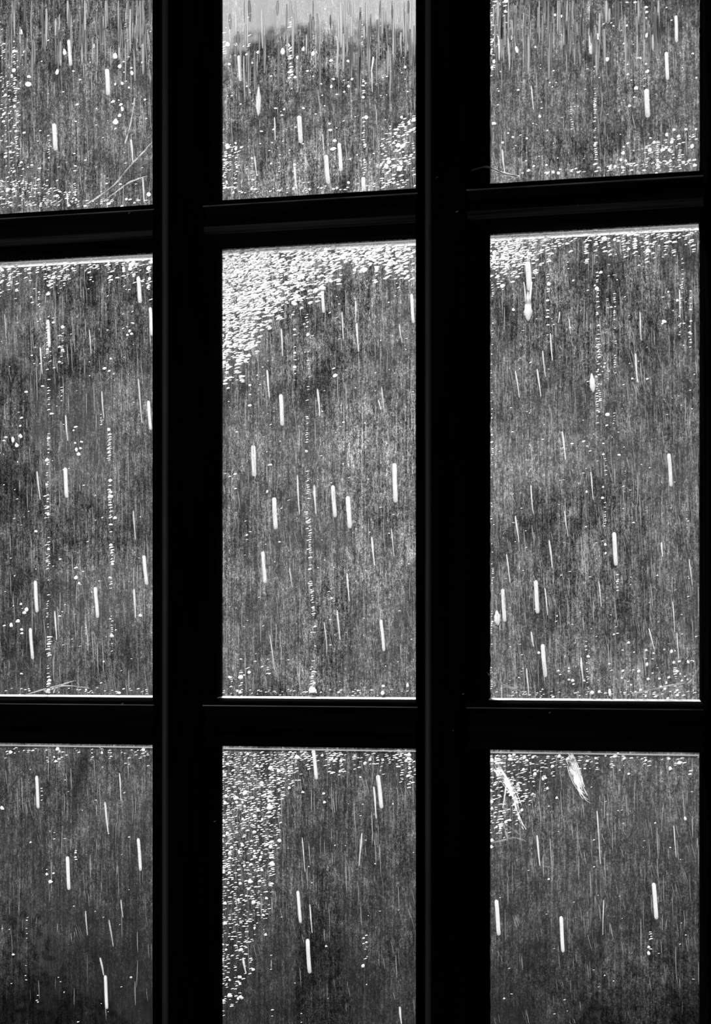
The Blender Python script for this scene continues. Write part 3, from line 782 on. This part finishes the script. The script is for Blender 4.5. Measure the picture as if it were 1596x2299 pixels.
# single trails
TR = [(108, 640, 1560, 7, .7, 0), (110, 1430, 1560, 12, .95, 0), (88, 650, 760, 5, .6, 0), (140, 680, 900, 7, .6, 0), (104, 1050, 1300, 8, .6, 0), (245, 960, 1300, 9, .95, 6), (248, 1300, 1500, 7, .8, 4),
      (228, 860, 960, 5, .4, 0), (690, 700, 900, 7, .6, 2), (688, 880, 1100, 7, .9, 4), (690, 1100, 1420, 8, .9, 16), (702, 1420, 1562, 7, .6, 2), (660, 700, 900, 7, .5, 1), (700, 1520, 1562, 14, .95, 0),
      (690, 1150, 1240, 10, .95, 2), (660, 560, 680, 8, .8, 0), (600, 1480, 1560, 8, .5, 0), (540, 1480, 1560, 9, .5, 0), (555, 1500, 1560, 9, .5, 0), (520, 1520, 1560, 8, .6, 0),
      (1230, 560, 760, 7, .6, 0), (1340, 560, 1000, 7, .75, 2), (1343, 720, 900, 8, .95, 4), (1358, 1030, 1250, 6, .7, 2), (1380, 600, 960, 6, .6, 0), (1366, 540, 700, 6, .5, 0), (1530, 560, 700, 6, .75, 0), (1527, 640, 760, 6, .6, 0), (1548, 640, 780, 5, .5, 0),
      (1104, 640, 1560, 5, .55, 0), (1385, 1290, 1345, 6, .6, 0), (1318, 1440, 1560, 7, .7, 2), (1370, 1500, 1565, 7, .6, 0), (1515, 1500, 1560, 8, .7, 0),
      (815, 160, 330, 7, .8, 4), (812, 20, 160, 6, .8, 0), (818, 320, 400, 6, .8, 0), (505, 300, 440, 7, .75, 0), (530, 330, 445, 7, .85, 0), (565, 350, 440, 6, .6, 0), (626, 355, 390, 6, .9, 0), (660, 370, 430, 6, .5, 0),
      (650, 40, 160, 9, .8, 4), (560, 30, 110, 8, .7, 0), (505, 60, 120, 9, .7, 0),
      (1335, 150, 320, 6, .7, 0), (1334, 210, 300, 7, .95, 0), (1337, 320, 390, 9, .98, 3), (1282, 235, 320, 5, .9, 3), (1475, 320, 385, 9, .95, 3), (1525, 290, 380, 8, .9, 2), (1397, 350, 390, 9, .8, 0), (1505, 330, 385, 7, .8, 0),
      (30, 100, 300, 8, .7, 4), (38, 290, 430, 7, .6, 4), (110, 300, 465, 6, .6, 2), (168, 360, 460, 8, .7, 0), (80, 390, 465, 9, .7, 0), (285, 10, 130, 8, .6, 0),
      (604, 1700, 1950, 12, .8, 6), (1118, 1700, 1860, 12, .7, 6), (1163, 1760, 1830, 10, .8, 4), (95, 1770, 1820, 7, .7, 0), (170, 1910, 1960, 6, .7, 0), (345, 1700, 1740, 7, .6, 0),
      (820, 2100, 2190, 7, .4, 0), (610, 2130, 2290, 6, .3, 0), (60, 2060, 2200, 5, .35, 0), (85, 2150, 2250, 6, .35, 0), (1460, 2080, 2150, 8, .6, 0)]
for (x, ya, yb, wd, dens, drift) in TR:
    y = ya; ph = R.uniform(0, 6)
    while y < yb:
        if R.random() < dens * (.55 + .45 * math.sin(y * .05 + ph)):
            bead(x + drift * (y - ya) / (yb - ya) + math.sin(y * .02 + ph) * 1.5 + R.uniform(-1.5, 1.5), y, 1.0, wd * .7, wd * 1.25)
        y += R.uniform(3.5, 6.5)
# scattered small beads everywhere
for c, bx in SBOX.items():
    n = int((bx[1] - bx[0]) * (bx[3] - bx[2]) / (3400 if c[1] != 2 else 6000))
    for _ in range(n):
        bead(R.uniform(bx[0] + 3, bx[1] - 3), bx[2] + (bx[3] - bx[2]) * R.random(), 1, 2.5, 7)
for c, mb in stuff.items():
    if mb.v:
        o = mb.build('water_beading', M['bead'], smooth=True)
        tag(o, 'fine white water beading over the %s' % PANE[c], 'water beading', kind='stuff')

# ------------------------------------------------------------------ water running down in threads
runs = {c: MB() for c in PANE}
trc = {c: MB() for c in PANE}


def thread(mb, px, py, length, wpx, wav=1.0, lean=0.0, flat=.35):
    c = cell(px, py); bx = SBOX[c]
    n = max(3, int(length / 9)); pts = []; rad = []
    ph = R.uniform(0, 6); k = R.uniform(.02, .07)
    for i in range(n + 1):
        s = i / n
        x = px + lean * length * s + math.sin(py * .1 + s * length * k + ph) * wav
        y = py + length * s
        x = min(max(x, bx[0] - 4), bx[1] - 2); y = min(max(y, bx[2] + 1), bx[3] - 1)
        pts.append(at(x, y, YG + .0006)); rad.append(wpx / 2 * pxscale(x, YG) * (.35 + .65 * math.sin(math.pi * min(1, .12 + .85 * s))))
    if (pts[0] - pts[-1]).length > .004: mb.tube(pts, rad, 4, flat)


# broad runs at the head of the top panes
for x0, x1, ymax in ((-290, 340, 150), (510, 930, 190), (1105, 1480, 120)):
    for _ in range(int((x1 - x0) / 3.2)):
        x = R.uniform(x0, x1)
        if x0 > 500 and x0 < 600 and x < 760 and R.random() < .35: continue
        y = R.uniform(-25, ymax * .7)
        L = R.uniform(25, 110)
        thread(runs[cell(x, max(y, 1))], x, max(y, 1), L, R.uniform(2, 8), R.uniform(.2, 1.2))
for c, bx in SBOX.items():
    area = (bx[1] - bx[0]) * (bx[3] - bx[2])
    # faint upright threads
    for _ in range(int(area / 1900)):
        v = R.random()
        if c[1] == 2 and R.random() < v: continue
        thread(trc[c], R.uniform(bx[0], bx[1]), bx[2] + v * (bx[3] - bx[2] - 30), R.uniform(18, 75), R.uniform(.9, 2.6), R.uniform(.2, 1.5), R.uniform(-.01, .07))
    # hair-fine leaning threads, most of them on the right
    k = {2: 900, 1: 2300, 0: 4200}[c[0]]
    if c[1] == 0: k *= 3
    for _ in range(int(area / k)):
        v = R.random() ** .8
        if c[1] == 2 and R.random() < v * .9: continue
        xx = R.uniform(bx[0], bx[1]); yy = bx[2] + (bx[3] - bx[2]) * (.1 + .88 * v)
        lean = .12 + .3 * mnoise.noise(Vector((xx * .006, yy * .006, 2))) + R.uniform(-.06, .06)
        for q in range(R.choice((1, 2, 3))):
            thread(trc[c], min(bx[1], xx + R.uniform(-9, 9)), yy + R.uniform(-8, 8), R.uniform(10, 40), R.uniform(.6, 1.3), R.uniform(.5, 2.5), lean)
for c, mb in runs.items():
    if mb.v:
        tag(mb.build('water_runs', M['run'], smooth=True), 'broad blurred water runs at the head of the %s' % PANE[c], 'water runs', kind='stuff')
for c, mb in trc.items():
    if mb.v:
        tag(mb.build('water_threads', M['trace'], smooth=True), 'hair-fine water threads down the %s' % PANE[c], 'water threads', kind='stuff')

# ------------------------------------------------------------------ big spindle-shaped drops
SP = [(581, 194, 580, 262, 12, 'large pale spindle-shaped drop high in the top centre pane'),
      (1185, 655, 1186, 722, 18, 'large white forked splash below the thick streak in tall right pane'),
      (1328, 838, 1332, 882, 13, 'white spindle-shaped drop beside the beaded trail of tall right pane'),
      (1115, 1370, 1118, 1405, 15, 'small ragged white splash at the lower left edge of tall right pane')]
for i, (xa, ya, xb, yb, w_, lab) in enumerate(SP):
    org = at(xa, ya, YG + .002)
    mb = MB(); n = 9; pts = []; rad = []
    for k in range(n + 1):
        s = k / n
        pts.append(at(xa + (xb - xa) * s, ya + (yb - ya) * s, YG + .002) - org)
        rad.append(w_ / 2 * pxscale(xa, 0) * (.08 + .92 * math.sin(math.pi * min(1, s ** (1.2 if i != 1 else 1.6))) ** .8) * (1 + .12 * math.sin(k * 2.3)))
    mb.tube(pts, rad, 8, .5)
    if i == 1:
        for sx_ in (-1, 1):
            q = []; rr = []
            for k in range(6):
                s = k / 5
                q.append(at(xa + sx_ * (3 + 6 * (1 - s)), ya - 22 + 50 * s, YG + .002) - org); rr.append(pxscale(xa, 0) * (1 + 2.2 * s))
            mb.tube(q, rr, 6, .6)
    o = mb.build('splash', M['drop'], smooth=True); o.location = org
    tag(o, lab, 'splash')

# ------------------------------------------------------------------ cobwebs (inside, in the corners of the panes)
def web(paths, label, wpx=1.4, mat='silk', name='cobweb'):
    org = at(*paths[0][0][:2], paths[0][0][2])
    mb = MB()
    for path in paths:
        P = [at(*p) for p in path]
        pts = []
        for i in range(len(P) - 1):
            p0 = P[max(i - 1, 0)]; p1 = P[i]; p2 = P[i + 1]; p3 = P[min(i + 2, len(P) - 1)]
            for k in range(5):
                s = k / 5
                pts.append(.5 * ((2 * p1) + (p2 - p0) * s + (2 * p0 - 5 * p1 + 4 * p2 - p3) * s * s + (3 * p1 - p0 - 3 * p2 + p3) * s ** 3) - org)
        pts.append(P[-1] - org)
        nfil = 5 if wpx < 2.5 else 12
        wide = wpx > 2.5 or mat == 'smear'
        if wide: nfil = 9; spread = .0110; mat = 'smear'; wpx = 1.5
        else: spread = .0022
        for f in range(nfil):
            fq = .09 if wide else .3
            off = [Vector((mnoise.noise(Vector((f * 3.3, i * fq, 1))) * spread, 0, mnoise.noise(Vector((f * 3.3, i * fq, 9))) * spread)) for i in range(len(pts))]
            if wide:
                a_ = R.randint(0, len(pts) // 3); b_ = R.randint(2 * len(pts) // 3, len(pts))
                mb.ribbon([p + o_ + Vector((0, -.0003 * f, 0)) for p, o_ in zip(pts, off)][a_:b_], .0007)
            else: mb.tube([p + o_ for p, o_ in zip(pts, off)], [wpx / 2 * .00068] * len(pts), 4)
    o = mb.build(name, M[mat]); o.location = org
    tag(o, label, 'cobweb')
    return o


yw = -.004
web([[(341, 320, yw), (318, 345, yw), (298, 366, yw), (262, 408, yw), (235, 432, yw), (195, 457, yw)],
     [(330, 396, yw), (292, 408, yw), (262, 430, yw), (232, 452, yw)], [(303, 220, yw), (292, 280, yw), (281, 322, yw)]],
    'grey cobweb slung across the lower right corner of top left pane', 1.3)
web([[(1027, 402, -.088), (1045, 388, -.07), (1080, 376, -.04), (1098, 375, -.006), (1122, 386, yw), (1165, 396, yw)],
     [(1085, 375, -.03), (1105, 378, -.006), (1135, 392, yw), (1160, 397, yw)]],
    'bright cobweb reaching from the second upright to the top right pane', 2.0)
web([[(1084, 1508, -.02), (1098, 1515, -.006), (1125, 1535, yw), (1168, 1552, yw)]], 'bright cobweb at the lower left corner of tall right pane', 1.8)
web([[(1568, 1500, yw), (1550, 1530, yw), (1520, 1545, yw), (1470, 1560, yw)], [(1545, 1532, yw), (1500, 1540, yw), (1420, 1558, yw)]],
    'grey cobweb across the lower right corner of tall right pane', 1.6)
web([[(450, 322, -.085), (462, 328, -.07), (475, 333, -.05)], [(458, 333, -.08), (466, 329, -.07)]], 'scrap of cobweb on the side of the first upright', 1.4)
web([[(1100, 1893, yw), (1130, 1886, yw), (1155, 1881, yw), (1178, 1888, yw)], [(1140, 1882, yw), (1130, 1850, yw), (1165, 1872, yw)]],
    'cobweb arching across the upper left of bottom right pane', 1.3)
web([[(40, 1566, yw), (130, 1540, yw), (200, 1545, yw)], [(170, 1528, yw), (130, 1540, yw), (120, 1556, yw)]], 'faint cobweb low in the tall left pane', 1.0)
# smears of light glare in the bottom right pane, drawn as ribbons
web([[(1276, 1692, yw), (1286, 1725, yw), (1296, 1760, yw), (1310, 1785, yw), (1328, 1797, yw)], [(1284, 1695, yw), (1296, 1740, yw), (1306, 1775, yw)],
     [(1278, 1700, yw), (1290, 1750, yw), (1302, 1778, yw)]], 'broad white smear of painted glare at the head of bottom right pane', 3.4)
web([[(1102, 1700, yw), (1130, 1745, yw), (1150, 1782, yw), (1165, 1815, yw), (1182, 1860, yw)], [(1110, 1712, yw), (1140, 1765, yw), (1160, 1800, yw)]],
    'white slanting smear of painted glare beside the upright in bottom right pane', 2.6)

# specks of dust and chipped paint on the bars
SPK = [(1026, 475, 7, 'pale chip on the second upright beside the upper rail'), (1297, 461, 3, 'tiny speck on the upper right rail'),
       (981, 398, 4, 'tiny speck near the top of the second upright'), (1234, 1600, 6, 'speck on the lower right rail'),
       (1017, 1640, 3, 'tiny speck low on the second upright'), (1040, 1558, 5, 'chip above the lower rail on the second upright'),
       (482, 1844, 6, 'chip on the first upright beside the bottom centre pane'), (290, 478, 6, 'small fleck under the top left pane'),
       (275, 1580, 6, 'small fleck on the lower left rail')]
for (px, py, w_, lab) in SPK:
    org = at(px, py, DF - .0025); sc = pxscale(px, DF)
    mb = MB(); mb.tube([Vector((-w_ / 2 * sc, 0, -w_ * .2 * sc)), Vector((0, 0, 0)), Vector((w_ / 2 * sc, 0, w_ * .3 * sc))], [.2 * sc, w_ * .22 * sc, .2 * sc], 6, .5)
    o = mb.build('paint_fleck', M['fleck'] if 'fleck' in M else M['highlight_and_fleck']); o.location = org
    tag(o, lab, 'speck')

# ------------------------------------------------------------------ outside
R.seed(21)
def bank_z(x, y):
    base = -0.3
    if y > 2.2: base += (min(y, 11) - 2.2) * .86
    if y > 7: base += min(1, (y - 7) / 3) * min(1, max(0, (abs(x + 2.8) - .9) / 2)) * .9      # the crest dips once, below the open sky
    return base + .22 * mnoise.noise(Vector((x * .5, y * .5, 0))) + .08 * mnoise.noise(Vector((x * 2, y * 2, 4)))


vs = []; fs = []
nx, ny = 90, 70
for j in range(ny + 1):
    for i in range(nx + 1):
        x = -16 + 28 * i / nx; y = .12 + 15 * (j / ny) ** 1.2
        vs.append((x, y, bank_z(x, y)))
for j in range(ny):
    for i in range(nx):
        a = j * (nx + 1) + i
        fs.append((a, a + 1, a + nx + 2, a + nx + 1))
b = MB(); b.add(vs, fs)
g = b.build('ground', M['bank'], smooth=True); tag(g, kind='structure')


def plant(name, cx, cy, zb, w_, h_, mat, n, leaf, label, cat, trunk=True, group=None, squash=1.0):
    root = empty(name, (cx, cy, zb))
    tag(root, label, cat, group)
    lobes = [(R.uniform(-.5, .5) * w_ * .6, R.uniform(-.5, .5) * w_ * .4, R.uniform(.25, .85) * h_, R.uniform(.28, .5)) for _ in range(7)]
    mb = MB()
    for _ in range(n):
        lx, ly, lz, lr = R.choice(lobes)
        d = Vector((R.gauss(0, 1), R.gauss(0, 1), R.gauss(0, 1))).normalized() * (R.random() ** .4)
        p = Vector((lx + d.x * lr * w_ * .7, ly + d.y * lr * w_ * .6, lz + d.z * lr * h_ * .55))
        if p.z < .02: p.z = R.uniform(.02, .2)
        a = Vector((R.gauss(0, 1), R.gauss(0, 1), R.gauss(0, 1))).normalized(); b2 = a.orthogonal().normalized()
        s = leaf * R.uniform(.6, 1.4)
        mb.add([p - a * s, p - b2 * s * .45, p + a * s, p + b2 * s * .45], [(0, 1, 2, 3)])
    mb.build('foliage', mat, root)
    tb = MB()
    for k in range(3 if not trunk else 1):
        dx = R.uniform(-.1, .1) * w_ if not trunk else 0
        tb.tube([Vector((dx, 0, -.15)), Vector((dx * 1.5, 0, h_ * .35)), Vector((dx * 2.4 + .05 * w_, 0, h_ * .75))], [w_ * .045, w_ * .035, w_ * .012], 7)
    tb.build('trunk' if trunk else 'stem', M['bark'], root)
    return root


def plant_px(name, px, y, ptop, wpx, mat, n, leaf, label, cat, **kw):
    """a plant standing on the bank at distance y whose head reaches pixel row ptop"""
    p = at(px, ptop, y); zb = bank_z(p.x, y) - .05
    sc = pxscale(px, y)
    return plant(name, p.x, y, zb, wpx * sc, max(.3, p.z - zb), mat, n, leaf, label, cat, **kw)


# tree line along the crest
for (px, y, top, wpx, mt, lab) in [
        (60, 10.0, -260, 420, 'leaf_dark', 'dark tree blurred behind the top left pane'),
        (330, 11.5, -60, 300, 'leaf_mid', 'pale green tree beside the dark tree at upper left'),
        (930, 12.6, 70, 240, 'leaf_mid', 'pale tree at the right of top centre pane'),
        (1170, 11.5, -80, 380, 'leaf_mid', 'pale tree behind the left of top right pane'),
        (1500, 10.0, -220, 480, 'leaf_dark', 'dark tree blurred behind the top right pane')]:
    plant_px('tree', px, y, top, wpx, M[mt], 6000, .06, lab, 'tree')
# shrubs over the slope
for (px, y, top, wpx, mt, lab) in [
        (150, 7.5, 260, 380, 'leaf_mid', 'pale shrub high on the slope behind top left pane'),
        (700, 7.8, 230, 420, 'leaf_mid', 'pale shrub high on the slope behind top centre pane'),
        (1350, 7.6, 250, 460, 'leaf_mid', 'pale shrub high on the slope behind top right pane'),
        (650, 10.6, 135, 560, 'leaf_dark', 'dark low scrub along the skyline in top centre pane'),
        (200, 6.4, 600, 330, 'leaf_dark', 'dark low shrub at the head of tall left pane'),
        (720, 6.2, 640, 240, 'leaf_dark', 'dark low shrub at the head of tall centre pane'),
        (1360, 6.6, 560, 420, 'leaf_dark', 'dark broad shrub at the head of tall right pane'),
        (20, 4.6, 850, 150, 'leaf_dark', 'dark upright shrub at the left edge of the view'),
        (860, 5.2, 760, 300, 'leaf_pale', 'pale sunlit shrub behind the right of tall centre pane'),
        (200, 5.0, 1100, 260, 'leaf_mid', 'mid grey shrub behind the foot of tall left pane'),
        (740, 4.0, 1260, 90, 'leaf_dark', 'small dark shrub behind the foot of tall centre pane'),
        (1300, 4.6, 1020, 380, 'leaf_mid', 'mid grey shrub behind the middle of tall right pane'),
        (60, 1.9, 1960, 560, 'leaf_dark', 'dark shrub close outside the bottom left pane'),
        (725, 2.0, 1960, 130, 'leaf_dark', 'dark narrow shrub close outside the bottom centre pane'),
        (1480, 1.9, 2060, 420, 'leaf_dark', 'dark shrub close outside the bottom right pane')]:
    plant_px('shrub', px, y, top, wpx, M[mt], 4500, .035 if y > 3 else .022, lab, 'shrub', trunk=False)
